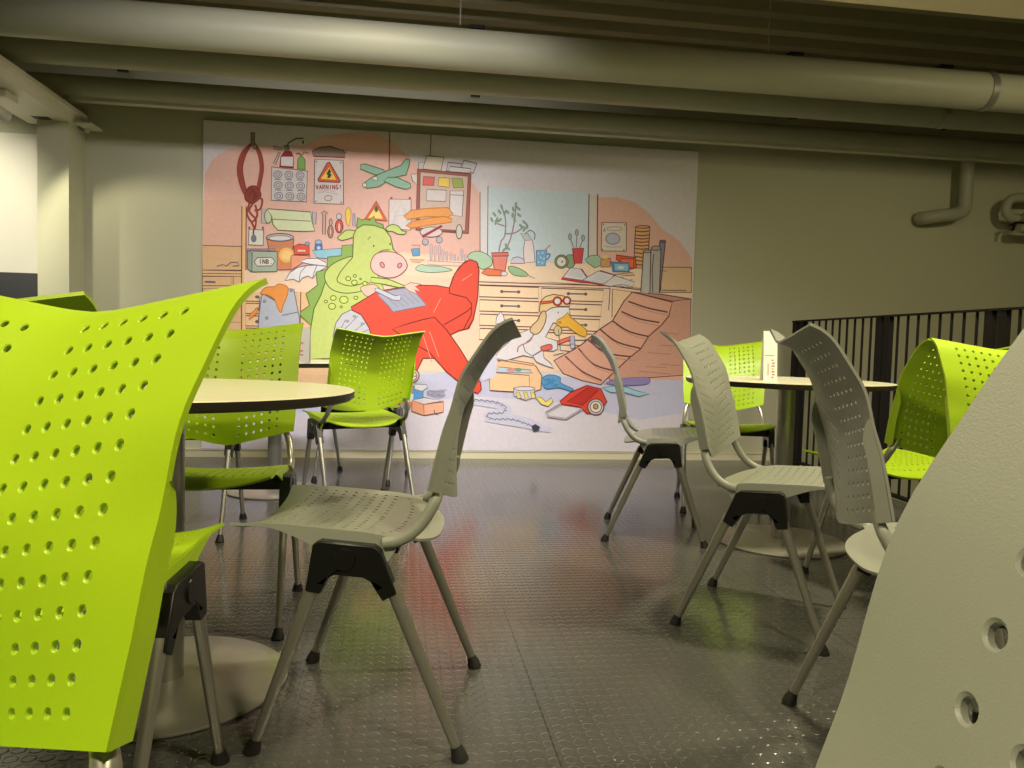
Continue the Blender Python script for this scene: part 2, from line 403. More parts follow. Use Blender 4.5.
PAPERC = (218,212,214); PINK = (236,190,172); PEACH = (246,214,184); WOOD = (240,204,166); BROWN = (206,160,138); FLO = (202,202,224)
# floor wash and pink wall clouds
S('0', [(202,372),(330,380),(455,372),(590,378),(691,372),(691,450),(202,447)], FLO, None)
S('0', [(202,408),(330,414),(470,396),(560,402),(640,420),(690,412),(691,452),(202,449)], (220,214,222), None)
S('0', [(204.5,175),(212,160),(226,150),(243,146),(266,146),(300,147),(320,138),(345,133),(372,132),(392,141),(408,157),(420,166),(440,172),(460,176),(474,184),(480,196),(481,280),(203,290)], PINK, None)
S('0', [(598,197),(616,197),(634,202),(650,214),(662,229),(678,240),(690,255),(692,262),(691,380),(597,380)], (232,186,166), None)
# window
S('0', [(486,187),(487,187),(590,193),(590,262),(488,262)], (208,224,226), None)
Ln('0', [(480,192),(480,262)], INK, .6); Ln('0', [(488,186),(487.5,262)], INK, .6); Ln('0', [(589,194),(588,262)], INK, .9); Ln('0', [(597.6,194),(597,262)], INK, .9)
S('0', [(481,180),(487,180),(487,262),(481,262)], (226,222,218), None); S('0', [(589.6,196),(597,196),(596,262),(589,262)], (222,212,196), None)
# shelves left
S('0', [(203,200),(241,200),(241,245),(203,245)], (230,184,164), None)
S('d', [(18,310),(318,318),(318,500),(18,500)], (226,186,142)); S('d', [(18,500),(1000,520),(1000,1400),(18,1400)], (230,192,146))
for y in (500,525,545): Ln('d', [(18,y),(1010,y+12)], INK, .6)
R4('d', 22,548,240,620, (228,188,140)); R4('d', 255,548,318,620, (228,188,140)); Ln('d', [(35,590),(120,592)], INKB, 1.6)
for x0,x1 in ((22,170),(185,318)): R4('d', x0,640,x1,900, (228,188,140))
# pole
S('d', [(322,10),(355,10),(350,1400),(318,1400)], (240,196,140))
# bench and drawers
S('0', [(244,290),(300,292),(330,292),(330,375),(244,372)], (236,198,150), None)
S('d', [(355,555),(750,575),(745,650),(352,640)], (240,202,156)); Ln('d', [(465,597),(570,602)], INKB, 1.2)
for k_ in range(5): S('d', [(352,660+k_*95),(745,668+k_*95),(742,745+k_*95),(350,738+k_*95)], (240,204,158)); El('d', 440, 706+k_*95, 14, 9, (120,110,110))
S('d', [(775,560),(1000,570),(1000,1250),(765,1250)], (240,198,150))
S('0', [(244,270),(320,272),(400,262),(480,264),(600,270),(692,280),(692,292),(244,292)], PEACH, None)
S('0', [(400,252),(600,268),(692,275),(691,372),(400,372)], PEACH, None)
Ln('0', [(330,266),(480,278),(590,285),(680,291)], INK, .6)
S('0', [(392,254),(480,262),(600,264),(650,270),(672,282),(660,286),(480,280),(392,274)], (248,222,190), None)
Ln('G', [(60,178),(640,196),(780,215)], INK, .8); Ln('G', [(60,190),(640,208)], INK, .6)
for r_ in range(4):
    S('G', [(84,194+r_*61),(336,202+r_*61),(334,258+r_*61-8),(82,250+r_*61-8)], (250,220,180), INK, .9)
    Ln('G', [(178,220+r_*61),(250,222+r_*61)], INKB, 1.3); El('G',178,220+r_*61,5,5,(130,115,110)); El('G',250,222+r_*61,5,5,(130,115,110))
for r_ in range(4):
    S('G', [(348,205+r_*63),(612-r_*8,214+r_*63),(608-r_*8,264+r_*63),(348,256+r_*63)], (250,220,180), INK, .9)
    Ln('G', [(462,229+r_*66),(536,231+r_*66)], INKB, 1.3); El('G',462,229+r_*66,5,5,(130,115,110)); El('G',536,231+r_*66,5,5,(130,115,110))
Ln('G', [(640,205),(634,300)], INK, .7); S('G', [(650,210),(735,222),(690,300),(648,330)], (246,212,170), INK, .7)
# right shelf and ramp block
S('r', [(640,472),(915,474),(915,700),(640,700)], (226,192,150), INK, .8); Ln('r', [(650,680),(870,683)], INK, .7); Ln('r',[(655,505),(690,505)],INK,.5)
S('G', [(730,222),(985,252),(985,575),(640,600),(600,500),(720,300)], (216,164,142), INK, .9)
S('G', [(735,222),(905,262),(985,252),(860,232)], (200,150,130), INK, .9)
for a_ in ((870,395,930,402),(850,450,960,452),(800,480,900,488),(850,530,940,536),(790,540,880,545),(760,560,900,572)): Ln('G', [(a_[0],a_[1]),(a_[2],a_[3])], (0.4,0.2,0.14), .5)
S('G', [(735,222),(905,265),(890,325),(860,362),(805,410),(770,465),(725,500),(660,560),(600,618),(520,600),(440,570),(400,515),(480,470),(520,445),(590,385),(650,345),(700,260)], (232,176,152), INK, 1.0)
for q_ in (((718,262),(800,290),(885,308)),((688,305),(760,335),(850,352)),((650,345),(720,390),(805,412)),((598,382),(670,435),(768,462)),((545,425),(620,480),(728,498)),((505,462),(570,530),(664,560)),((448,495),(520,560),(605,600))):
    Ln('G', q_, INK, 1.3, True); Ln('G', [(x+14,y+16) for x,y in q_], (0.5,0.26,0.2), .5, True)
# bricks pile, tubes, poster on right
S('r', [(410,108),(540,108),(530,300),(520,480),(395,480),(400,300)], (234,176,124), INK, .8)
El('r', 475,108,64,12,(226,170,130))
for y in (145,180,210,240,272,302,340,375,410,445): Ln('r', [(404,y),(470,y+8),(532,y)], INK, .9)
S('r', [(630,240),(680,240),(655,480),(628,705),(600,705),(620,400)], (134,140,160), INK, .9); El('r',655,238,27,10,(110,116,138))
S('r', [(550,310),(640,310),(625,705),(530,705)], (188,184,176), INK, .9); El('r',595,300,45,20,(178,170,160))
S('r', [(482,330),(548,330),(540,700),(458,695)], (196,196,192), INK, .9); El('r',515,330,33,12,(180,178,172)); Ln('r',[(575,350),(560,500),(565,700)],INK,.8)
S('r', [(105,68),(328,72),(326,328),(100,325)], (226,214,196), INK, .8)
El('r',205,215,62,50,(196,194,206),(0.3,0.3,0.45),1.1); El('r',220,125,70,18,None,(0.45,0.35,0.35),.6)
for x,y in ((122,85),(312,92),(112,312),(305,318)): El('r',x,y,6,6,(70,50,50),None)
Ln('r',[(135,150),(130,115),(122,150)],(.2,.2,.2),.8); Ln('r',[(135,285),(200,290),(285,288)],(.45,.35,.35),.6)
S('r', [(235,362),(410,385),(420,480),(360,490),(280,430),(235,400)], (226,96,56), INKR, .8); S('r',[(275,392),(395,398),(390,480),(290,470)],(236,120,70),INKR,.6)
S('r', [(185,425),(355,432),(355,515),(205,515)], (86,140,190), INKB, .8); S('r',[(220,442),(345,446),(342,505),(225,500)],(150,196,214),None); El('r',278,475,30,15,(220,230,228),None)
S('r', [(92,400),(185,392),(182,470),(98,472)], (222,160,110), INK, .6); El('r',140,378,24,20,(238,210,120),None)
# dinosaur-green toy, gloves
S('q', [(805,495),(850,465),(905,462),(930,490),(925,540),(880,560),(830,525)], (170,200,170), INKG, .6)
S('r', [(230,580),(290,560),(330,595),(385,580),(350,615),(330,655),(270,640)], (236,232,226), INKB, .6); S('r',[(225,535),(380,520),(405,545),(330,550)],(232,196,156),INK,.5)
# open book
S('G', [(430,168),(470,120),(520,125),(545,160),(600,130),(665,150),(640,200),(560,185),(515,182)], (206,60,66), INKR, .6)
S('G', [(440,160),(472,118),(515,125),(540,160),(520,172)], (228,226,224), INKB, .6); S('G',[(522,172),(545,158),(590,132),(655,150),(630,192)],(228,226,224),INKB,.6)
for k_ in range(4): Ln('G',[(462+k_*4,150-k_*9),(520+k_*4,160-k_*6)],(.5,.5,.55),.4); Ln('G',[(560+k_*8,172-k_*9),(620+k_*6,182-k_*7)],(.5,.5,.55),.4)
S('G', [(610,190),(660,152),(745,180),(735,200),(690,190),(640,198)], (228,222,214), INKB, .6)
# mugs, bottle, tape roll, brushes, plant
S('q', [(432,425),(512,422),(500,545),(430,545)], (120,178,212), INKB, .7); Ln('q',[(508,455),(535,455),(525,485),(505,500)],(.1,.3,.5),1.4,True); Ln('q',[(495,425),(538,385)],(.6,.3,.25),1.2)
for x,y in ((450,450),(480,445),(465,480),(490,490),(450,515),(478,522)): El('q',x,y,6,6,(220,232,240),None)
S('q', [(345,350),(400,345),(412,400),(420,515),(340,520),(332,420)], (240,224,218), INKB, .6); Ln('q',[(345,300),(385,272),(420,300),(415,345)],INKB,.8,True); S('q',[(310,295),(370,300),(400,345),(345,350)],(196,204,196),INKB,.5)
S('q', [(232,525),(250,485),(290,475),(330,490),(342,525)], (220,208,222), INKB, .7)
El('q',690,510,40,52,(150,168,132),INKG,.7); El('q',625,512,52,52,(128,152,110),INKG,.7); El('q',624,512,36,38,(232,226,216),INK,.5); El('q',630,513,7,9,(150,100,140),None)
S('q', [(708,410),(795,408),(780,525),(722,525)], (214,76,80), INKR, .7)
for a_ in ((720,405,690,330),(738,405,742,300),(765,405,790,340)): Ln('q',[(a_[0],a_[1]),(a_[2],a_[3])],(.3,.3,.3),.9); El('q',a_[2],a_[3]-10,12,24,(180,178,170),INKB,.5)
S('q', [(95,465),(212,462),(192,585),(108,575)], (234,140,124), INKR, .7); S('q',[(85,445),(215,440),(222,468),(90,470)],(226,124,110),INKR,.7)
for q_ in (((145,435),(160,360),(190,310),(195,190),(165,90)),((200,420),(235,330),(262,210),(275,80)),((190,300),(270,290),(340,240)),((190,240),(130,220))): Ln('q', q_, (0.34,0.25,0.26), 1.1, True)
for (x,y) in ((165,90),(150,130),(190,140),(210,130),(275,75),(255,110),(295,105),(250,155),(300,155),(265,190),(340,210),(315,240),(360,240),(340,265),(110,150),(90,190),(130,190),(150,195),(120,210),(200,390),(185,420),(215,410)):
    El('q', x, y, 7, 19, (146,176,150), (0.2,0.3,0.2), .5, 12, random.uniform(-.9,.9))
S('q', [(10,600),(50,562),(170,580),(165,622),(60,620)], (232,128,84), INKR, .6); El('q',185,605,24,17,(230,220,214),INKB,.5)
S('q', [(215,555),(260,550),(330,580),(370,615),(330,625),(250,610)], (160,196,150), INKG, .6, True); Ln('q',[(360,615),(420,640)],(.4,.4,.3),.8)
S('p', [(520,250),(550,212),(600,202),(660,222),(705,262),(700,310),(640,340),(600,320)], (182,212,178), INKG, .6, True)
# trees / tools row on the bench
for i_, (x,y) in enumerate(((238,140),(268,158),(300,152),(328,185),(358,200),(390,212),(418,225),(445,240),(474,180),(500,225))): S('p', [(x-8,y+15),(x,y),(x+10,y+15),(x+8,275),(x-6,275)], ((224,190,180) if i_%2 else (206,190,196)), (0.45,0.3,0.3), .5)
S('p', [(212,275),(500,292),(498,318),(208,304)], (248,214,190), (.5,.3,.25), .6)
S('p', [(120,335),(160,305),(220,315),(300,318),(400,345),(330,360),(230,365),(150,355)], (186,214,190), INKG, .5, True)
S('p', [(85,185),(150,180),(152,235),(100,240)], (104,164,204), INKB, .7); Ln('p',[(85,155),(155,158),(148,180)],(.6,.35,.2),1.2); S('p',[(75,262),(190,268),(150,290),(95,285)],(236,190,150),(.5,.3,.2),.5)
# rope hank
for k_ in range(6):
    o_ = (k_-2.5)*7
    Ln('a', [(405+o_*.3,215),(340+o_,290),(308+o_,400),(318+o_,500),(350+o_*.8,600),(400,680)], (0.32,0.05,0.03) if k_%2 else (0.42,0.09,0.05), 1.5, True)
    Ln('a', [(410+o_*.3,215),(455+o_*.6,290),(475+o_*.6,400),(462+o_*.6,500),(440+o_*.6,600),(400,690)], (0.32,0.05,0.03) if k_%2 else (0.42,0.09,0.05), 1.5, True)
S('a', [(370,560),(430,548),(470,610),(440,660),(390,680),(345,640)], (150,62,48), INKR, .7, True)
for k_ in range(7): Ln('a', [(350+k_*17,600+(k_%3)*14),(395+k_*5,560+k_*8),(455-k_*9,640+k_*4)], (0.22,0.03,0.02), .8, True)
for q_ in (((380,680),(362,760),(400,820),(440,770),(425,690)),((440,640),(478,650),(465,720),(420,735)),((400,690),(380,740),(430,800)),((395,820),(430,900),(430,960))): Ln('a', q_, (0.34,0.06,0.04), 1.7, True)
R4('a', 393,135,420,235, (150,130,110), INK, .7); El('a',420,242,14,20,(160,140,120),INK,.7)
# jar chart, extinguisher, sprayer, mask shelf
S('a', [(552,400),(825,432),(818,668),(548,655)], (216,208,204), INK, .7)
for i_ in range(3):
    for j_ in range(3):
        x_, y_ = 597+i_*86-(j_*0)+j_*4, 458+j_*82+i_*3; El('a', x_, y_, 31, 28, (206,200,196), INKB, .6); El('a', x_, y_, 15, 13, None, INKB, .5); Ln('a', [(x_-26,y_+36),(x_+26,y_+38)], INKB, .7)
S('a', [(612,400),(622,320),(650,282),(700,282),(720,330),(718,410)], (150,36,44), INKR, .7); S('a',[(624,322),(718,322),(714,396),(622,390)],(226,218,214),None); R4('a',650,235,685,280,(120,140,110),INK,.6)
Ln('a',[(670,240),(680,215),(740,182),(795,180)],INK,1.1); El('a',792,210,7,14,(60,50,50),None); S('a',[(565,240),(640,262),(632,272),(562,262)],(180,170,160),INK,.6); S('a',[(605,285),(618,290),(580,385),(565,372)],(200,190,180),INK,.6)
S('a', [(752,340),(778,310),(808,345),(808,420),(748,415)], (130,176,84), INKG, .7); Ln('a',[(778,310),(760,295),(740,300)],INKG,1.1); Ln('a',[(785,310),(800,285),(835,295)],(.5,.2,.15),1.1)
S('A', [(665,215),(700,195),(770,185),(850,215),(858,252),(670,245)], (168,140,126), INK, .8); 
for x in range(690,850,26): Ln('A', [(x,205),(x+14,232),(x+24,205)], (0.22,.2,.2), .7)
# warning poster
S('A', [(678,262),(846,270),(848,528),(674,522)], (222,212,206), INK, .8)
S('A', [(764,278),(830,392),(824,400),(700,394),(696,384),(752,284)], (216,96,56), INKR, .8); S('A',[(764,308),(806,384),(714,378)],(250,206,84),None)
S('A', [(764,316),(776,338),(768,346),(780,352),(768,372),(752,376),(756,356),(746,350),(756,334)], (34,70,40), None)
for x,y in ((688,275),(832,283),(685,510),(834,518)): El('A',x,y,4,4,(80,60,60),None)
El('A',758,492,22,16,(214,206,200),INK,.5); Ln('A',[(695,462),(740,455),(815,470)],(.5,.4,.4),.5); Ln('A',[(700,450),(770,448),(800,455)],(.5,.4,.4),.5)
STROKE = {'V':[[(0,0),(.5,1),(1,0)]],'A':[[(0,1),(.5,0),(1,1)],[(.2,.65),(.8,.65)]],'R':[[(0,1),(0,0),(.8,.1),(.8,.45),(0,.5)],[(.3,.5),(1,1)]],'N':[[(0,1),(0,0),(1,1),(1,0)]],'I':[[(.5,0),(.5,1)]],'G':[[(1,.15),(.4,0),(0,.5),(.4,1),(1,.9),(1,.55),(.6,.55)]],'!':[[(.5,0),(.5,.7)],[(.5,.88),(.5,1)]],'B':[[(0,1),(0,0),(.8,.1),(.7,.45),(0,.5),(.8,.6),(.8,.95),(0,1)]],'.':[[(.4,.9),(.6,1)]]}
def text(f, s_, x, y, w_, h_, gap, ink, lw):
    for ch in s_:
        for st in STROKE.get(ch, []):
            for p, q in zip(st, st[1:]): Ln(f, [(x+p[0]*w_, y+p[1]*h_), (x+q[0]*w_, y+q[1]*h_)], ink, lw)
        x += w_+gap
text('A', 'VARNING!', 686, 414, 13, 26, 6.5, (0.35,0.05,0.04), 0.75)
# paper roll, note, jars
S('d', [(475,32),(510,34),(510,145),(472,140)], (196,186,180), INKB, .6); S('d',[(865,55),(895,60),(890,150),(862,140)],(196,186,190),INKB,.6); El('d',525,88,28,52,(208,216,180),INKG,.7)
S('d', [(520,30),(850,55),(862,130),(882,200),(800,205),(600,195),(560,150),(552,90)], (220,228,184), INKG, .8); Ln('d',[(560,110),(850,125)],INKG,.6)
S('d', [(378,185),(490,195),(486,312),(372,306)], (222,222,206), INK, .7); Ln('d',[(432,110),(428,160),(412,200),(413,240)],INKR,1.2,True); El('d',414,258,18,26,(120,126,150),INKB,.7); El('d',380,178,8,14,(150,110,110),None); El('d',484,178,8,14,(150,110,110),None)
S('d', [(512,255),(720,262),(705,495),(560,500)], (216,140,96), INK, .8); El('d',615,250,104,30,(200,196,190),INK,.8); El('d',615,256,86,20,(222,220,216),INKB,.6)
for x in range(530,705,18): Ln('d',[(x,280),(x+2,330)],(.5,.25,.15),.5)
El('d',665,385,60,60,(246,190,110),(.6,.3,.1),.6); El('d',668,385,38,36,(250,210,140),None)
S('d', [(365,352),(595,360),(592,512),(395,515),(365,490)], (172,190,170), INK, .8); S('d',[(365,352),(402,366),(400,512),(365,490)],(150,170,152),INK,.7)
S('d', [(418,440),(440,406),(548,402),(578,432),(552,468),(440,470)], (224,224,214), INK, .7); text('d', 'INB.', 455, 418, 18, 34, 10, INK, .75)
for x in range(375,590,24): El('d',x,343+(x%3)*2,12,9,(176,150,156),INKB,.4,10)
S('d', [(722,318),(760,300),(838,310),(842,380),(725,382)], (226,92,64), INKR, .7); R4('d',752,345,810,358,(236,210,200),None); El('d',825,298,18,14,(140,170,200),INKB,.5)
S('d', [(885,300),(938,300),(940,378),(880,378)], (70,122,186), INKB, .7); El('d',910,285,26,16,(170,190,214),INKB,.6); El('d',912,330,14,14,(190,210,230),None)
S('d', [(862,350),(1060,335),(1180,335),(1180,400),(1060,420),(900,405)], (150,204,220), INKB, .5)
S('d', [(720,385),(850,392),(830,420),(700,500),(700,390)], (238,160,130), INK, .6)
Ln('d',[(130,470),(180,455),(200,470),(240,440),(290,440),(300,465),(250,470)],INKB,.7)
# umbrella
S('d', [(768,435),(820,412),(900,410),(965,440),(975,470),(900,462),(840,455)], (236,232,228), INKB, .7)
S('d', [(655,580),(690,520),(750,480),(820,465),(900,462),(975,475),(900,520),(865,565),(830,545),(790,560),(762,592),(720,570)], (232,230,230), INKB, .8); Ln('d',[(762,592),(775,520),(820,465)],INKB,.6,True); Ln('d',[(865,565),(880,510),(900,462)],INKB,.6,True)
# tools on the wall
S('h', [(12,130),(40,105),(78,130),(56,140),(52,330),(25,330),(28,140)], (206,176,160), INK, .6)
El('h',102,305,26,60,(196,168,140),INK,.8); El('h',102,305,12,40,PINK,INK,.5); El('h',104,215,14,34,(186,176,170),INK,.6)
El('h',185,255,36,62,(226,98,70),INKR,.8); El('h',185,262,16,44,PINK,INKR,.5); El('h',184,160,25,28,(206,206,206),INKB,.6)
S('h', [(272,75),(298,110),(292,190),(280,245),(266,245),(250,190),(246,110)], (248,206,96), (.5,.35,.05), .7, True); S('h',[(318,130),(335,130),(338,250),(316,250)],(186,196,214),INKB,.6)
S('h', [(540,12),(648,205),(425,190)], (224,108,66), INKR, .8); S('h',[(540,60),(606,182),(462,172)],(250,220,120),None); El('h',541,88,14,28,(70,100,50),INKG,.6)
# drawing sheet, cork board
S('B', [(172,498),(302,500),(300,680),(170,672)], (226,216,210), INK, .6)
for q_ in (((240,520),(205,640),(280,640),(240,520)),((200,600),(280,590)),((215,560),(190,660)),((262,550),(290,650))): Ln('B', q_, (.55,.5,.5), .5)
El('B',186,492,7,7,(190,80,80),None); El('B',294,492,7,7,(190,80,80),None)
Ln('B', [(176,98),(172,335)], INK, .8); Ln('B', [(420,118),(402,580)], INK, .7)
S('B', [(345,280),(390,280),(380,330),(345,330)], (206,200,196), INK, .6); S('B',[(300,350),(345,350),(340,415),(310,390)],(230,220,214),INK,.6)
S('B', [(395,242),(494,252),(478,332),(370,320)], (222,206,184), INK, .8); S('B',[(520,282),(600,288),(590,335),(508,332)],(200,200,196),INK,.8); S('B',[(612,268),(690,288),(668,345),(596,330)],(206,206,202),INK,.8); S('B',[(530,305),(655,318),(648,345),(528,336)],(214,212,208),INK,.7)
S('B', [(340,320),(655,350),(640,700),(330,680)], (172,92,76), INK, .8); S('B', [(356,338),(638,364),(620,685),(350,668)], (214,188,170), INK, .6)
S('B', [(375,365),(440,368),(436,418),(370,415)], (230,110,100), INKR, .6); S('B',[(466,370),(528,374),(526,428),(460,420)],(246,214,96),INK,.6); S('B',[(540,374),(604,378),(612,430),(552,430)],(166,180,90),INKG,.6)
S('B', [(395,440),(510,446),(505,512),(392,508)], (222,212,206), INK, .6); S('B',[(532,450),(612,450),(602,600),(528,590)],(224,216,212),INK,.6); Ln('B',[(532,472),(612,476)],INK,.5)
# toy planes
S('B', [(30,290),(140,325),(150,350),(90,355),(2,320),(5,295)], (146,190,164), INKG, .8); S('B', [(15,410),(70,370),(160,330),(240,300),(270,262),(295,265),(290,300),(272,355),(200,370),(110,425),(40,435)], (146,190,164), INKG, .8)
S('B', [(140,390),(165,370),(220,370),(295,405),(300,430),(270,440),(210,425)], (150,194,168), INKG, .8); S('B',[(70,370),(100,362),(105,388),(85,390)],(224,224,216),INKG,.6); El('B',28,415,13,13,(222,220,210),INKG,.6)
S('B', [(258,600),(300,565),(400,552),(520,548),(550,585),(520,605),(400,600),(280,618)], (240,164,84), (.5,.2,.03), .8); S('B', [(270,655),(310,630),(400,610),(500,600),(542,615),(540,635),(420,650),(300,670)], (238,158,80), (.5,.2,.03), .8)
El('B',420,692,65,30,(222,206,200),INK,.6); El('B',386,750,18,18,(190,186,190),INKB,.6); El('B',468,738,18,18,(190,186,190),INKB,.6); Ln('B',[(368,720),(484,655)],(.35,.03,.06),2.2)
El('B',585,690,18,42,(206,206,190),INK,.7); Ln('B',[(490,685),(570,690)],INK,.6)
# dragon
DG = (202,218,122); DD = (146,182,90)
S('E', [(240,260),(300,255),(305,330),(300,420),(240,500),(110,600),(70,720),(0,655),(5,635),(55,600),(38,545),(34,535),(100,485),(92,410),(155,395),(158,325),(235,318)], DD, INKG, .8)
S('E', [(322,150),(330,100),(350,115),(372,108),(395,118),(420,92),(434,128),(472,140),(478,165),(465,188),(400,150),(340,170)], DD, INKG, .8)
S('E', [(330,182),(270,172),(235,195),(215,215),(235,230),(275,222),(318,205)], DG, INKG, .8, True)
S('E', [(490,160),(525,140),(560,150),(580,175),(605,180),(595,195),(560,195),(525,180),(500,178)], DG, INKG, .8, True)
S('E', [(160,420),(215,370),(300,325),(305,200),(322,165),(360,142),(420,145),(480,165),(515,210),(530,280),(560,310),(560,420),(440,420),(500,560),(300,640),(240,700),(190,900),(50,905),(60,740),(80,620),(120,540),(140,480)], DG, INKG, .9)
S('E', [(140,430),(180,370),(260,330),(300,325),(262,370),(225,420),(215,465),(290,490),(380,470),(395,492),(345,520),(250,530),(170,500)], DG, INKG, .8, True)
S('E', [(405,440),(500,450),(600,490),(590,505),(480,480),(400,470)], DG, INKG, .8)
S('E', [(405,350),(430,310),(480,295),(540,300),(590,330),(610,375),(590,410),(545,438),(490,442),(430,420),(405,390)], (244,200,192), (.3,.1,.1), .8, True)
El('E',468,370,11,17,(226,160,156),(.35,.12,.14),.9,16,-.5); El('E',567,373,11,15,(226,160,156),(.35,.12,.14),.9,16,.5)
El('E',420,262,4.5,7,(80,100,20),None); El('E',513,252,4.5,7,(80,100,20),None); Ln('E',[(385,225),(403,208)],(.3,.4,.05),1.2); Ln('E',[(440,305),(470,288),(510,284)],INKG,.8,True)
for (x,y,r_) in ((275,448,14),(312,432,9),(310,470,16),(370,475,13),(190,558,16),(250,568,24),(183,605,20),(318,557,11),(148,578,9),(235,608,7),(345,450,5)): El('E',x,y,r_,r_*.85,(206,228,112),INKG,.7)
S('E', [(345,500),(400,482),(440,490),(470,540),(430,555),(375,545)], (244,200,180), (.4,.15,.12), .7, True)
# red plane
RED = (232,82,58)
S('E', [(190,768),(205,700),(240,650),(290,625),(350,650),(400,720),(410,800),(300,900),(190,860)], (206,206,212), INKB, .8)
for a_ in ((215,768,260,680),(250,740,330,660),(290,760,370,700),(320,770,395,735)): Ln('E',[(a_[0],a_[1]),(a_[2],a_[3])],INKB,.5)
for x,y in ((310,662),(355,705),(270,690)): El('E',x,y,8,6,(180,180,190),INKB,.5)
S('E', [(290,610),(350,575),(440,520),(560,500),(690,485),(780,488),(850,500),(870,440),(900,390),(940,350),(975,340),(1010,360),(1018,400),(1010,560),(985,680),(960,730),(900,745),(850,770),(800,900),(700,900),(560,1180),(400,900),(410,800),(395,730),(350,655),(300,628)], RED, INKR, .9)
S('E', [(850,500),(880,420),(925,365),(965,340),(1005,352),(1018,400),(1010,560),(985,680),(955,730),(930,735),(975,650),(975,590),(945,555),(880,540),(850,530)], RED, INKR, .9)
Ln('E', [(818,710),(940,640),(975,610)], INKR, .9, True); Ln('E',[(920,460),(980,420)],(.9,.35,.25),.6); Ln('E',[(760,640),(800,560)],(.9,.35,.25),.6)
S('E', [(440,540),(520,512),(600,500),(650,515),(720,600),(620,620),(530,638),(500,600)], (172,174,192), INKB, .8)
for k_ in range(5): Ln('E',[(500+k_*30,560-k_*8),(560+k_*30,610-k_*6)],(.3,.3,.4),.6,True)
S('E', [(590,490),(630,470),(690,480),(655,492),(685,520),(650,510),(665,535),(620,518)], (246,206,186), (.4,.15,.12), .7)
S('E', [(425,505),(440,500),(540,545),(575,540),(570,572),(530,570),(430,520)], (208,210,220), INKB, .7)
# near wing of the plane
S('G', [(-290,380),(-230,360),(-160,340),(-110,330),(-60,380),(0,465),(88,610),(90,640),(75,655),(40,640),(0,610),(-60,560),(-130,480),(-200,440)], RED, INKR, .9)
for a_ in ((-160,400,-120,520),(-130,390,-90,500)): Ln('G',[(a_[0],a_[1]),(a_[2],a_[3])],(.9,.35,.25),.6)
# things on the floor
El('o',140,150,92,72,(206,182,166),INK,.9); El('o',145,155,62,50,(236,226,220),INK,.7)
for k_ in range(6): Ln('o',[(145,155),(145+62*math.cos(k_*1.05),155+50*math.sin(k_*1.05))],(.35,.22,.16),1.2)
S('o', [(60,255),(180,250),(270,290),(270,370),(160,390),(140,480),(90,470),(60,330)], (96,160,216), INKB, .7); S('o',[(80,260),(180,255),(160,320),(120,330)],(232,116,72),None); S('o',[(110,300),(180,330),(170,400),(95,400)],(220,226,232),None); S('o',[(85,400),(160,400),(160,440),(85,440)],(232,130,90),None)
S('o', [(185,230),(300,235),(310,265),(260,300),(190,280)], (226,226,228), INKB, .6)
S('o', [(165,385),(275,425),(280,532),(160,490)], (238,166,126), INK, .7); S('o',[(275,425),(468,400),(462,500),(280,532)],(240,178,148),INK,.7); S('o',[(165,385),(280,360),(460,390),(275,425)],(222,214,212),INK,.6)
Ln('o',[(375,480),(380,505),(410,525)],INK,.7)
for k_ in range(26): Ln('o',[(300+random.uniform(0,200),270+random.uniform(0,90)),(300+random.uniform(0,200),280+random.uniform(0,90))],(.38,.38,.48),.4)
# chain
cp = even([Vector((x,y,0)) for x,y in catmull([(380,212),(440,215),(500,225),(535,245),(520,268),(470,270),(455,282),(480,294),(560,296),(610,310),(650,325)], 8)], 40)
S('H', [(380,205),(500,215),(560,240),(560,270),(640,290),(700,320),(740,335),(720,352),(600,330),(450,305),(440,270),(500,250),(380,230)], (206,206,224), None)
for i_, p_ in enumerate(cp[:-1]): Ln('H', [(p_.x-6,p_.y-3),(p_.x+7,p_.y+2)] if i_%2 else [(p_.x-3,p_.y+5),(p_.x+5,p_.y-4)], (.18,.18,.26), .9)
Ln('H',[(380,218),(440,221),(498,231),(528,247)],(.4,.4,.5),.4); S('H', [(645,325),(662,316),(682,328),(675,345),(655,350)], (60,62,78), INKB, .6)
# tool box
S('H', [(468,95),(488,30),(508,50),(520,40),(640,62),(655,62),(665,70),(690,110),(685,168),(640,182),(468,172)], (244,200,154), INK, .8)
S('H', [(505,72),(640,85),(650,98),(495,95)], (190,210,220), INKB, .6); El('H',560,85,20,8,(220,150,140),None); El('H',590,84,14,8,(120,160,130),None)
S('H', [(468,95),(635,108),(640,182),(468,172)], (246,206,158), INK, .7); S('H',[(488,30),(655,58),(652,66),(486,40)],(240,200,150),INK,.6)
# tape, yarn
S('G', [(228,632),(270,625),(315,632),(322,668),(280,684),(230,665)], (212,206,206), INKB, .8)
for x in (238,270,300): S('G', [(x,648),(x+14,650),(x+22,672),(x+6,676)], (238,220,100), INKB, .5)
El('G',275,634,44,9,(222,216,214),INKB,.6)
S('G', [(322,672),(345,670),(365,690),(388,672),(396,690),(375,710),(345,700)], (238,220,110), INKB, .7)
S('G', [(350,590),(380,575),(425,585),(430,610),(480,635),(470,644),(420,630),(370,635),(350,615)], (92,156,200), (.03,.15,.35), .7, True)
for k_ in range(12): Ln('G',[(355+random.uniform(0,65),590+random.uniform(0,35)),(360+random.uniform(0,65),590+random.uniform(0,35))],(.05,.2,.45),.6)
S('G', [(620,610),(700,590),(800,588),(795,615),(700,620)], (150,140,190), (.15,.12,.35), .5, True); S('G',[(605,630),(680,618),(760,645),(805,655),(760,668),(700,650),(640,650)],(170,206,222),(.1,.25,.35),.7)
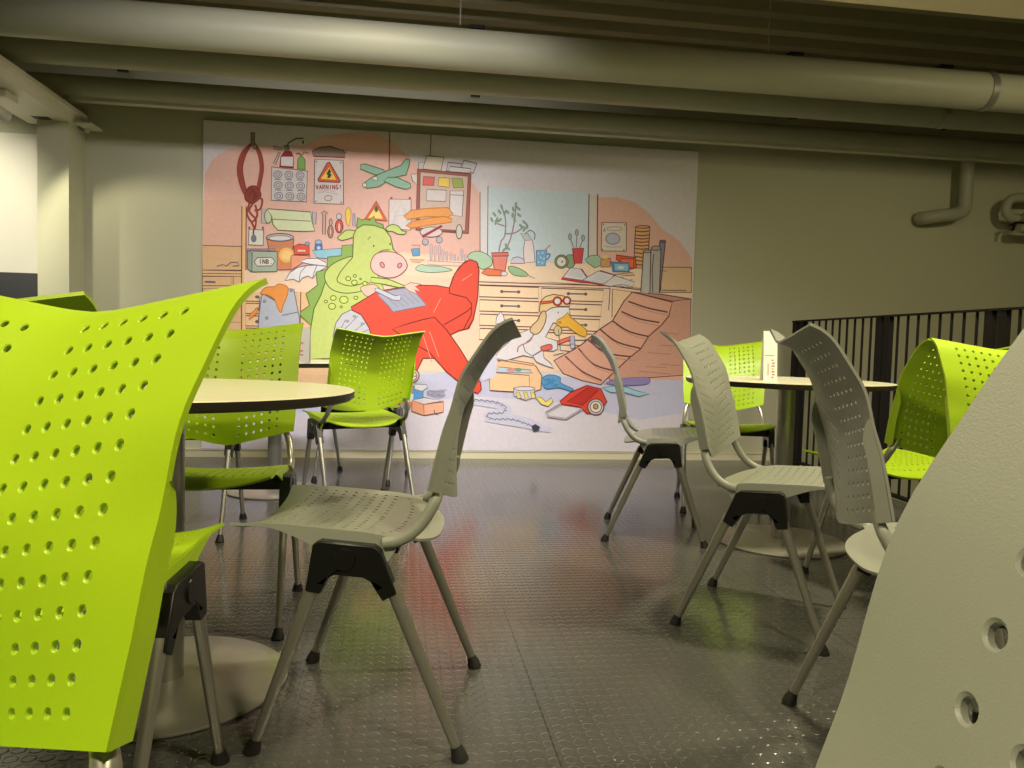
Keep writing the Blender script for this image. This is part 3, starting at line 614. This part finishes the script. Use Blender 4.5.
# red cart
S('G', [(425,688),(470,650),(540,620),(600,635),(625,690),(590,740),(540,740),(510,712),(430,700)], (222,72,54), INKR, .9); S('G', [(455,690),(545,630),(590,640),(520,705)], (196,52,42), INKR, .7)
El('G',578,712,34,34,(200,196,200),INK,.9); El('G',578,712,24,24,(226,220,214),INK,.7); El('G',578,710,10,11,(200,160,90),INK,.8)
Ln('G',[(430,700),(370,735),(378,752),(450,762),(520,720)],(.45,.4,.42),1.6); Ln('G',[(425,698),(362,735),(375,758),(452,768),(528,722)],INKB,.5)
# the white bird with flying cap
BW = (232,226,226)
S('g', [(120,300),(125,250),(155,205),(178,235),(190,290)], BW, INKB, .7)
S('g', [(380,340),(300,370),(240,420),(150,500),(110,560),(200,580),(330,540),(420,560),(480,480)], BW, INKB, .7)
S('g', [(490,200),(560,170),(680,170),(690,230),(640,300),(560,290),(500,400),(590,430),(595,490),(560,508),(470,500),(400,545),(345,510),(330,460),(380,420),(440,350)], BW, INKB, .8)
S('g', [(405,545),(480,500),(490,560),(540,600),(565,640),(500,620),(430,590)], BW, INKB, .8)
S('g', [(455,205),(460,130),(500,90),(560,72),(640,85),(690,120),(685,165),(600,165),(540,180),(490,215)], (240,208,150), INK, .8)
S('g', [(470,210),(500,205),(505,260),(480,330),(440,375),(400,372),(382,345),(400,310),(440,270)], (232,200,152), INK, .8, True)
S('g', [(462,130),(560,120),(690,110),(690,122),(570,134),(460,148)], (226,110,80), INKR, .7); El('g',592,125,33,33,(214,90,70),INKR,.9); El('g',592,125,21,21,(226,230,232),None); El('g',665,120,28,30,(214,90,70),INKR,.9); El('g',665,120,18,19,(226,230,232),None)
S('g', [(590,270),(640,245),(672,210),(690,245),(760,300),(810,340),(820,380),(800,400),(760,385),(700,345),(670,320),(620,325),(585,300)], (244,188,66), (.4,.2,.03), .8); El('g',610,288,14,10,(190,140,50),None)
El('g',598,212,4,8,(60,50,50),None); Ln('g',[(410,370),(380,430),(300,470),(285,515)],(.4,.2,.15),1.0,True); El('g',595,350,30,38,(214,200,150),INK,.6)
S('g', [(590,430),(690,395),(700,420),(600,455)], (232,120,96), INKR, .6); S('g',[(690,390),(720,390),(730,480),(700,490),(688,460)],(196,190,212),INKB,.7); El('g',708,470,18,18,(206,200,220),INKB,.6)
S('g', [(465,475),(540,455),(550,490),(510,500),(480,505)], (232,110,90), INKR, .6, True); Ln('g',[(600,340),(615,500),(700,510)],INKB,.7); Ln('g',[(560,540),(640,520)],INKB,.6)
S('g', [(10,560),(130,545),(120,700),(10,740)], (214,214,232), None); 
# grey metal sheets with orange cloth
S('D', [(355,400),(380,380),(480,440),(520,345),(555,350),(590,530),(580,640),(345,640)], (186,192,204), INKB, .8); Ln('D',[(365,395),(345,540)],INKB,.7); Ln('D',[(485,505),(580,485)],INKB,.8)
S('D', [(360,375),(390,340),(440,335),(470,320),(520,340),(512,400),(490,450),(480,488),(460,460),(440,410),(400,385)], (240,156,76), (.5,.2,.03), .8, True); S('D',[(350,450),(330,500),(290,530),(300,495),(330,470)],(240,156,76),(.5,.2,.03),.7)
for x,y in ((383,422),(540,358),(396,520)): El('D',x,y,8,8,(150,156,170),INKB,.5)

me = bpy.data.meshes.new('wall_mural')
V = []; Fc = []; Cc = []
tl, tr, br, bl = at(204.7,120,1,YM), at(695,152,1,YM), at(690,452.8,1,YM), at(200,447.6,1,YM)
x0_, x1_, z0_, z1_ = (tl.x+bl.x)/2, (tr.x+br.x)/2, 0.062, tl.z
bx = MB(); bx.box((x0_, YM, z0_), (x1_, YW-0.002, z1_))
V += bx.v; Fc += [f for f in bx.f]; Cc += [tuple(lin(c) for c in (222,216,216))]*6
k0 = len(V)
def clampv(p): return (min(x1_, max(x0_, p[0])), p[1], min(z1_, max(z0_, p[2])))
V += [clampv(p) for p in PR.v]; Fc += [[k0+i for i in f] for f in PR.f]; Cc += PR.c
me.from_pydata([(p[0]-x0_, p[1]-YW, p[2]-z0_) for p in V], [], Fc)
for i, p in enumerate(me.polygons):
    if i >= 6 and p.normal.y > 0: p.flip()
ca = me.color_attributes.new('Print', 'FLOAT_COLOR', 'CORNER')
for p, c in zip(me.polygons, Cc):
    for li in p.loop_indices: ca.data[li].color = (c[0], c[1], c[2], 1)
mm = bpy.data.materials.new('mural_print'); mm.use_nodes = True
nb = mm.node_tree.nodes['Principled BSDF']; nb.inputs['Roughness'].default_value = 0.55; nb.inputs['Specular IOR Level'].default_value = 0.3
at_ = mm.node_tree.nodes.new('ShaderNodeAttribute'); at_.attribute_name = 'Print'
_n = mm.node_tree.nodes.new('ShaderNodeTexNoise'); _n.inputs['Scale'].default_value = 30; _n.inputs['Detail'].default_value = 8; _n.inputs['Roughness'].default_value = 0.7
_t = mm.node_tree.nodes.new('ShaderNodeTexCoord'); mm.node_tree.links.new(_t.outputs['Object'], _n.inputs['Vector'])
_r = mm.node_tree.nodes.new('ShaderNodeMapRange'); mm.node_tree.links.new(_n.outputs['Fac'], _r.inputs[0]); _r.inputs[1].default_value = .3; _r.inputs[2].default_value = .7; _r.inputs[3].default_value = .94; _r.inputs[4].default_value = 1.05
_m = mm.node_tree.nodes.new('ShaderNodeMix'); _m.data_type = 'RGBA'; _m.blend_type = 'MULTIPLY'; _m.inputs[0].default_value = 1.0
mm.node_tree.links.new(at_.outputs['Color'], _m.inputs[6]); mm.node_tree.links.new(_r.outputs[0], _m.inputs[7])
mm.node_tree.links.new(_m.outputs[2], nb.inputs['Base Color'])
me.materials.append(mm)
o = bpy.data.objects.new('wall_mural', me); COL.objects.link(o); o.location = (x0_, YW, z0_)
tag(o, 'large cartoon workshop mural with green dragon and red plane on the back wall', 'mural')

# ------------------------------------------------------------------ the chair
def make_shell(P, us, ts, holes, thick, r, name, m, parent, rim=0.0012, extra=None):
    """perforated sheet: P(u, t) -> point.  us / ts: grid lines; holes: set of (i, j) cells (two grid steps wide) centred on line i, j"""
    me_v = []; fc = []; cache = {}
    h = thick/2
    def Nn(u, t):
        e = 1e-3
        a = P(u+e, t)-P(u-e, t); b_ = P(u, t+e)-P(u, t-e)
        return a.cross(b_).normalized()
    def vert(u, t, off):
        k = (round(u, 6), round(t, 6), round(off, 6))
        if k not in cache:
            cache[k] = len(me_v); me_v.append(P(u, t)+Nn(u, t)*off)
        return cache[k]
    nu, nt_ = len(us), len(ts); inside = set()
    for (i, j) in holes:
        for a in (i-1, i):
            for b_ in (j-1, j): inside.add((a, b_))
    for i in range(nu-1):
        for j in range(nt_-1):
            if (i, j) in inside: continue
            q = [(us[i], ts[j]), (us[i+1], ts[j]), (us[i+1], ts[j+1]), (us[i], ts[j+1])]
            fc.append([vert(*p, h) for p in q]); fc.append([vert(*p, -h) for p in q][::-1])
    NS = 16
    for (i, j) in holes:
        cu, ct = us[i], ts[j]
        outer = [(us[i+1], ts[j]), (us[i+1], ts[j+1]), (us[i], ts[j+1]), (us[i-1], ts[j+1]), (us[i-1], ts[j]), (us[i-1], ts[j-1]), (us[i], ts[j-1]), (us[i+1], ts[j-1])]
        L = (P(cu, ct+0.01)-P(cu, ct-0.01)).length/0.02; LU = (P(cu+0.01, ct)-P(cu-0.01, ct)).length/0.02
        ring = []
        for (rr, off) in ((r+rim, h), (r, h-rim), (r, -h+rim), (r+rim, -h)):
            ring.append([vert(cu+rr/LU*math.cos(2*math.pi*k/NS), ct+rr/L*math.sin(2*math.pi*k/NS), off) for k in range(NS)])
        for s, rg in ((h, ring[0]), (-h, ring[3])):
            ov = [vert(*p, s) for p in outer]
            for k in range(8):
                f = [ov[k], ov[(k+1) % 8], rg[(2*k+2) % NS], rg[2*k+1], rg[2*k]]
                fc.append(f if s > 0 else f[::-1])
        for a, b_ in zip(ring, ring[1:]):
            for k in range(NS): fc.append([a[k], a[(k+1) % NS], b_[(k+1) % NS], b_[k]])
    # rim
    def border(seq):
        for p, q in zip(seq, seq[1:]):
            fc.append([vert(*p, h), vert(*p, -h), vert(*q, -h), vert(*q, h)])
    border([(us[0], t) for t in ts]); border([(us[-1], t) for t in ts][::-1]); border([(u, ts[0]) for u in us][::-1]); border([(u, ts[-1]) for u in us])
    if extra: extra(me_v, fc)
    b = MB(); b.v = [tuple(p) for p in me_v]; b.f = fc; b.m = [0]*len(fc)
    return b.build(name, m, parent, angle=28)

NB = 60
edgeP = even([Vector((x, 0, z)) for x, z in catmull([(-.3053,.9207),(-.2856,.9119),(-.262,.8919),(-.2307,.8464),(-.2022,.7973),(-.1852,.7333),(-.168,.6801),(-.1405,.5620)], 12)], NB)
cresP = even([Vector((x, 0, z)) for x, z in catmull([(-.3227,.8882),(-.2982,.8804),(-.2727,.8594),(-.2378,.8108),(-.2064,.7461),(-.1829,.6923),(-.1746,.6013),(-.1798,.5080)], 12)], NB)
def lerpc(Pt, t):
    x = t*NB; i = int(math.floor(x)); i = min(NB-1, max(0, i)); return Pt[i]+(Pt[i+1]-Pt[i])*(x-i)
HW = 0.2249
def back_surf(s, t):
    """s metres across, t 0 top .. 1 bottom"""
    a = abs(s)/HW; e = 0.135
    wgt = (math.sqrt(a*a+e*e)-e)/(math.sqrt(1+e*e)-e)
    wgt = wgt + 0.011*math.sin(math.pi*min(1, a))*(1 if a < 1 else 0)   # the two wings are slightly full
    c = lerpc(cresP, t).lerp(lerpc(edgeP, t), wgt)
    wd = 1.0 + 0.018*(1-t) - 0.02*max(0, t-0.8)/0.2
    return Vector((c.x, s*wd, c.z))
def hole_grid(pos, lo, hi, half, nmar):
    """grid lines with every hole position on a line and a line midway between"""
    g = [pos[0]-half]
    for a, b_ in zip(pos, pos[1:]):
        g.append(a)
        if b_-a > 2.2*half: g += [a+half, (a+b_)/2, b_-half]
        else: g.append((a+b_)/2)
    g += [pos[-1], pos[-1]+half]
    lead = [lo+(g[0]-lo)*k/nmar for k in range(nmar)]; tail = [g[-1]+(hi-g[-1])*(k+1)/nmar for k in range(nmar)]
    return lead+g+tail
PU = 0.0250
cols = sorted([sgn*(0.0403+PU*k) for k in range(6) for sgn in (-1, 1)])
US = hole_grid(cols, -HW, HW, PU/2, 2)
LEN = 0.410
rows_b = [(0.0447+0.026*k)/LEN for k in range(14)]
TS = hole_grid(rows_b, 0.0, 1.0, 0.013/LEN, 3)
def nearest(g, v): return min(range(len(g)), key=lambda i: abs(g[i]-v))
HB = [(nearest(US, c), nearest(TS, r_)) for c in cols for r_ in rows_b]
def flange(me_v, fc):
    n = 26; T0 = 0.51
    for sg in (-1, 1):
        rowsv = []
        for k in range(n+1):
            t = T0+(1-T0)*k/n; x = (t-T0)/(1-T0)
            wf = 0.025*min(1.0, max(0.0, (x/0.22)))**0.6 if x > 0 else 0.0
            if x > 0.22: wf = 0.025+0.004*(x-0.22)
            e = back_surf(sg*HW, t); tan = (back_surf(sg*HW, min(1, t+.02))-back_surf(sg*HW, t-.02)).normalized()
            dr = Vector((-1, 0, 0)); dr = (dr - tan*dr.dot(tan)).normalized()
            out = Vector((0, sg, 0)); d = (dr*1.0 - out*0.28).normalized(); nn = tan.cross(d).normalized()*0.0022
            r1 = e - out*0.0022; r2 = e + d*(wf+0.0005)
            rowsv.append([r1+nn, r2+nn, r2-nn, r1-nn])
        k0 = len(me_v)
        for r_ in rowsv: me_v.extend(r_)
        for k in range(n):
            for a in range(4):
                b_ = (a+1) % 4; fc.append([k0+4*k+a, k0+4*k+b_, k0+4*(k+1)+b_, k0+4*(k+1)+a])
        fc.append([k0+a for a in range(4)]); fc.append([k0+4*n+a for a in range(4)][::-1])

SW = 0.216
def seat_surf(s, v):
    """s across, v metres from the front edge (0) to the rear"""
    a = min(1.0, abs(s)/SW)
    rear = 0.337+0.074*max(0.0, 1-(a/0.86)**3)**0.7
    L0 = 0.337; f0 = 0.262
    vv = v if v < 0.27 else 0.27+(v-0.27)*(rear-0.27)/(L0-0.27)
    f = f0 - vv
    z = 0.476 + 0.003*math.cos(vv*6) - 0.012*(1-a*a)
    if vv < 0.075: z -= 0.024*(1-a**2.2)*((0.075-vv)/0.075)**1.7
    if vv > 0.27: z -= 0.022*((vv-0.27)/0.13)**1.4
    if vv > 0.10: z -= 0.010*min(1, (vv-0.10)/0.2)
    f += 0.010*(a**4) if v < 0.03 else 0
    return Vector((f, s, z))
cols_s = sorted([sgn*(0.020+0.0265*k) for k in range(7) for sgn in (-1, 1)])
SU = hole_grid(cols_s, -SW, SW, 0.01325, 4)
rows_s = [0.062+0.0262*k for k in range(10)]
SV = hole_grid(rows_s, 0.0, 0.337, 0.0131, 4)
HS = [(nearest(SU, c), nearest(SV, r_)) for c in cols_s for r_ in rows_s]
def skirt(me_v, fc):
    """side cheeks of the seat shell that reach down to the brackets"""
    for sg in (-1, 1):
        n = 22; rowsv = []
        for k in range(n+1):
            v = 0.337*k/n; p = seat_surf(sg*SW, v); f = p.x
            if f > 0.10: low = 0.003+0.030*max(0, (0.20-f)/0.10)**1.3 if f < 0.20 else 0.003+0.0*f
            else: low = 0.033+0.022*min(1, (0.10-f)/0.06)
            if f < -0.055: low *= max(0.25, 1-((-0.055-f)/0.02)*0.6)
            up = p + Vector((0, sg*0.0018, 0.0)); dn = p + Vector((0, sg*(0.0018+low*0.12), -low))
            t_ = 0.0045*sg
            rowsv.append([up, dn, dn-Vector((0, t_, 0)), up-Vector((0, t_, 0.002))])
        k0 = len(me_v)
        for r_ in rowsv: me_v.extend(r_)
        for k in range(n):
            for a in range(4):
                b_ = (a+1) % 4; fc.append([k0+4*k+a, k0+4*k+b_, k0+4*(k+1)+b_, k0+4*(k+1)+a])
        fc.append([k0+a for a in range(4)]); fc.append([k0+4*n+a for a in range(4)][::-1])

def make_chair(label, group, shell):
    t = thing('perforated_chair', label, 'chair', group=group)
    make_shell(back_surf, US, TS, HB, 0.0055, 0.0042, 'backrest', shell, t, extra=flange)
    make_shell(seat_surf, SU, SV, HS, 0.0060, 0.0046, 'seat', shell, t, rim=0.0005, extra=skirt)
    hub = [(.078,.456),(-.034,.448),(-.048,.438),(-.083,.350),(-.054,.334),(-.028,.374),(-.012,.382),(.046,.386),(.058,.380),(.075,.345),(.106,.351),(.092,.448)]
    for sg in (-1, 1):
        b = MB(); b.plate(hub, sg*0.212, sg*0.244)
        b.build('leg_bracket', BLACK, t, bevel=0.006, bseg=3, angle=30)
        b = MB(); b.tube([(0.026, sg*0.240, 0.419), (0.026, sg*0.2475, 0.419)], [0.024, 0.0225], 28); q = b.build('pivot_cap', BLACK, t)
        for fx, tx in ((0.090, 0.213), (-0.067, -0.2164)):
            b = MB(); p0 = Vector((fx, sg*0.229, 0.368)); p1 = Vector((tx, sg*0.231, 0.016))
            b.tube([p0, p0.lerp(p1, .5), p1], [0.0145, 0.0128, 0.0105], 16, side=(0, 1, 0), squash=0.85)
            lg = b.build('leg', STEEL, t)
            b = MB(); d = (p1-p0).normalized(); g0 = p1 - d*0.014; g1 = p1 + Vector((0.004 if tx > 0 else -0.004, 0, -0.016))
            b.tube([g0, g0.lerp(p1, .5), p1, g1], [0.0122, 0.0132, 0.0158, 0.0188], 16)
            b.v = [(v[0], v[1], max(v[2], 0.0)) for v in b.v]
            b.build('foot_glide', RUBBER, lg)
        path = [(-0.050, sg*0.221, 0.450), (-0.078, sg*0.221, 0.455), (-0.106, sg*0.219, 0.470), (-0.132, sg*0.213, 0.498), (-0.151, sg*0.205, 0.532), (-0.1600, sg*0.193, 0.556), (-0.1635, sg*0.188, 0.574)]
        b = MB(); b.tube(even(catmull(path, 8), 30), [0.0125]*24+[0.012, 0.0115, 0.011, 0.0105, 0.010, 0.0095, 0.009], 16, squash=0.9, side=(0, 1, 0)); b.build('back_tube', GREY if shell is GREY else STEEL, t)
    b = MB(); b.box((-0.010, -0.214, 0.404), (0.060, 0.214, 0.438)); b.build('cross_beam', BLACK, t, bevel=0.005)
    for sg in (-1, 1):
        b = MB(); b.box((-0.075, sg*0.165-0.02, 0.418), (-0.045, sg*0.165+0.02, 0.446)); b.build('seat_clip', BLACK, t, bevel=0.003)
    return t
def dup(root):
    r_ = root.copy(); COL.objects.link(r_)
    for ch in list(root.children):
        c = ch.copy(); COL.objects.link(c); c.parent = r_
        for g in list(ch.children):
            d = g.copy(); COL.objects.link(d); d.parent = c
    return r_
G1, G2 = 'lime green perforated chairs', 'grey perforated chairs'
protoG = make_chair('x', G1, GREEN); protoS = make_chair('x', G2, GREY)
CH = [  # x, y along the view, facing angle, colour, label
 (-0.544, 0.493, 250.2, 'G', 'lime green chair filling the left edge, the one nearest the camera'),
 (-0.800, 1.305, 91.8, 'G', 'lime green chair mostly hidden behind the nearest lime chair, seat corner and black bracket showing'),
 (-0.916, 2.358, 278.3, 'G', 'lime green chair on the far side of the left round table, facing the camera'),
 (-0.800, 4.020, 122.0, 'G', 'lime green chair in shade seen from behind, between left table and the red plane'),
 (-0.930, 4.820, 262.0, 'G', 'farthest lime green chair by the mural, hidden behind the shaded green chair'),
 (-1.470, 3.390, 97.0, 'G', 'lime green chair behind the left table, only its thin legs showing'),
 (1.459, 2.857, 109.1, 'G', 'lime green chair by the railing seen from behind, dark hollow back'),
 (1.485, 2.040, 266.0, 'G', 'lime green chair at the right facing the camera, back to back with another lime chair'),
 (1.185, 4.222, 262.0, 'G', 'lime green chair behind the right round table, in front of the olive wall'),
 (-0.304, 1.795, 179.1, 'S', 'grey chair in side view at centre left, seat under the left round table'),
 (0.684, 3.591, -8.5, 'S', 'farthest grey chair, in side view just in front of the mural\'s right end'),
 (0.839, 2.481, -28.7, 'S', 'grey chair in front of the right round table, its back slanting, empty seat turned right'),
 (0.885, 1.594, -9.6, 'S', 'grey chair with tall concave back seen from behind, overlapping the right table'),
 (-0.024, 0.066, 184.7, 'S', 'closest grey chair, its back cutting across the bottom right corner of the photo'),
]
used = {'G': False, 'S': False}
for (x, y, a, kd, lab) in CH:
    pr = protoG if kd == 'G' else protoS
    o = dup(pr) if used[kd] else pr
    used[kd] = True
    o.location = W(x, y); o.rotation_euler = (0, 0, math.radians(a)-TH); o['label'] = lab

# ------------------------------------------------------------------ round tables
def round_table(x, y, label, R=0.448, RB=0.29):
    t = thing('round_table', label, 'table', W(x, y), group='round pedestal tables')
    b = MB(); b.lathe([(R-0.010, 0.716, 1), (R-0.002, 0.722, 1), (R, 0.7335, 1), (R, 0.7385, 0), (R-0.002, 0.740, 0), (R-0.02, 0.740, 0)], seg=96)
    b.build('tabletop', [LAMIN, LAMEDGE], t, angle=30)
    b = MB(); b.lathe([(0.040, 0.012), (0.040, 0.700), (0.040, 0.716)], seg=32); b.build('column', STEEL, t)
    b = MB(); b.lathe([(0.14, 0.704), (0.14, 0.716)], seg=40); b.build('mounting_plate', BLACK, t)
    b = MB(); b.lathe([(RB-0.004, 0.0), (RB, 0.003), (RB, 0.007), (RB-0.004, 0.010), (RB*0.5, 0.016), (0.045, 0.020), (0.043, 0.020)], seg=96); b.build('base_plate', BASEM, t)
    return t
round_table(-0.841, 1.875, 'left round table with cream top and dark edge, grey chair tucked to its right')
round_table(1.244, 3.475, 'right round table with cream top, a folded white card standing on it')
round_table(-1.33, 4.32, 'farthest round table by the mural, mostly hidden behind lime green chairs', RB=0.26)

# menu cards
def card(x, y, a, wd, ht, m, label, ink, z=0.7402):
    t = thing('table_card', label, 'menu card', W(x, y, z), a-TH)
    b = MB()
    b.plate([(-wd/2, 0), (wd/2, 0), (wd/2, ht), (-wd/2, ht)], -0.020, -0.018)
    b.v = [(v[0], v[1]+v[2]*0.08, v[2]) for v in b.v]
    b2 = MB(); b2.plate([(-wd/2, 0), (wd/2, 0), (wd/2, ht), (-wd/2, ht)], 0.018, 0.020)
    b2.v = [(v[0], v[1]-v[2]*0.08, v[2]) for v in b2.v]
    b.add(b2.v, b2.f); b.build('folded_sheet', m, t, smooth=False)
    b = MB()
    def stroke(x0, z0, x1, z1):
        b.add([(p, -0.0206+q*0.08, q) for p, q in ((x0, z0), (x1, z0), (x1, z1), (x0, z1))], [(0, 1, 2, 3)])
    for (x0, z0, x1, z1) in ink: stroke(x0*wd, z0*ht, x1*wd, z1*ht)
    q = b.build('printed_lettering', PINKINK, t, smooth=False); q['label'] = 'faded red lettering'
    return t
ink1 = [(-.42,.50,.25,.512)]+[(0.08+(.05 if k%2 else 0), .05+k*.058, 0.26+(.05 if k%3 else -.04), .075+k*.058) for k in range(7)]+[(-.2,.1,-.14,.34)]
card(1.12, 3.36, 0.10, 0.062, 0.215, PAPER, 'narrow white folded card with faded red lettering on the right round table', ink1)
ink2 = [(0.0+(.08 if k%2 else 0), .10+k*.11, 0.22+(.06 if k%3 else -.05), .14+k*.11) for k in range(5)]
card(-1.12, 3.98, 0.0, 0.14, 0.185, GREYC, 'grey card with red print standing on the farthest table, behind a lime chair', ink2)
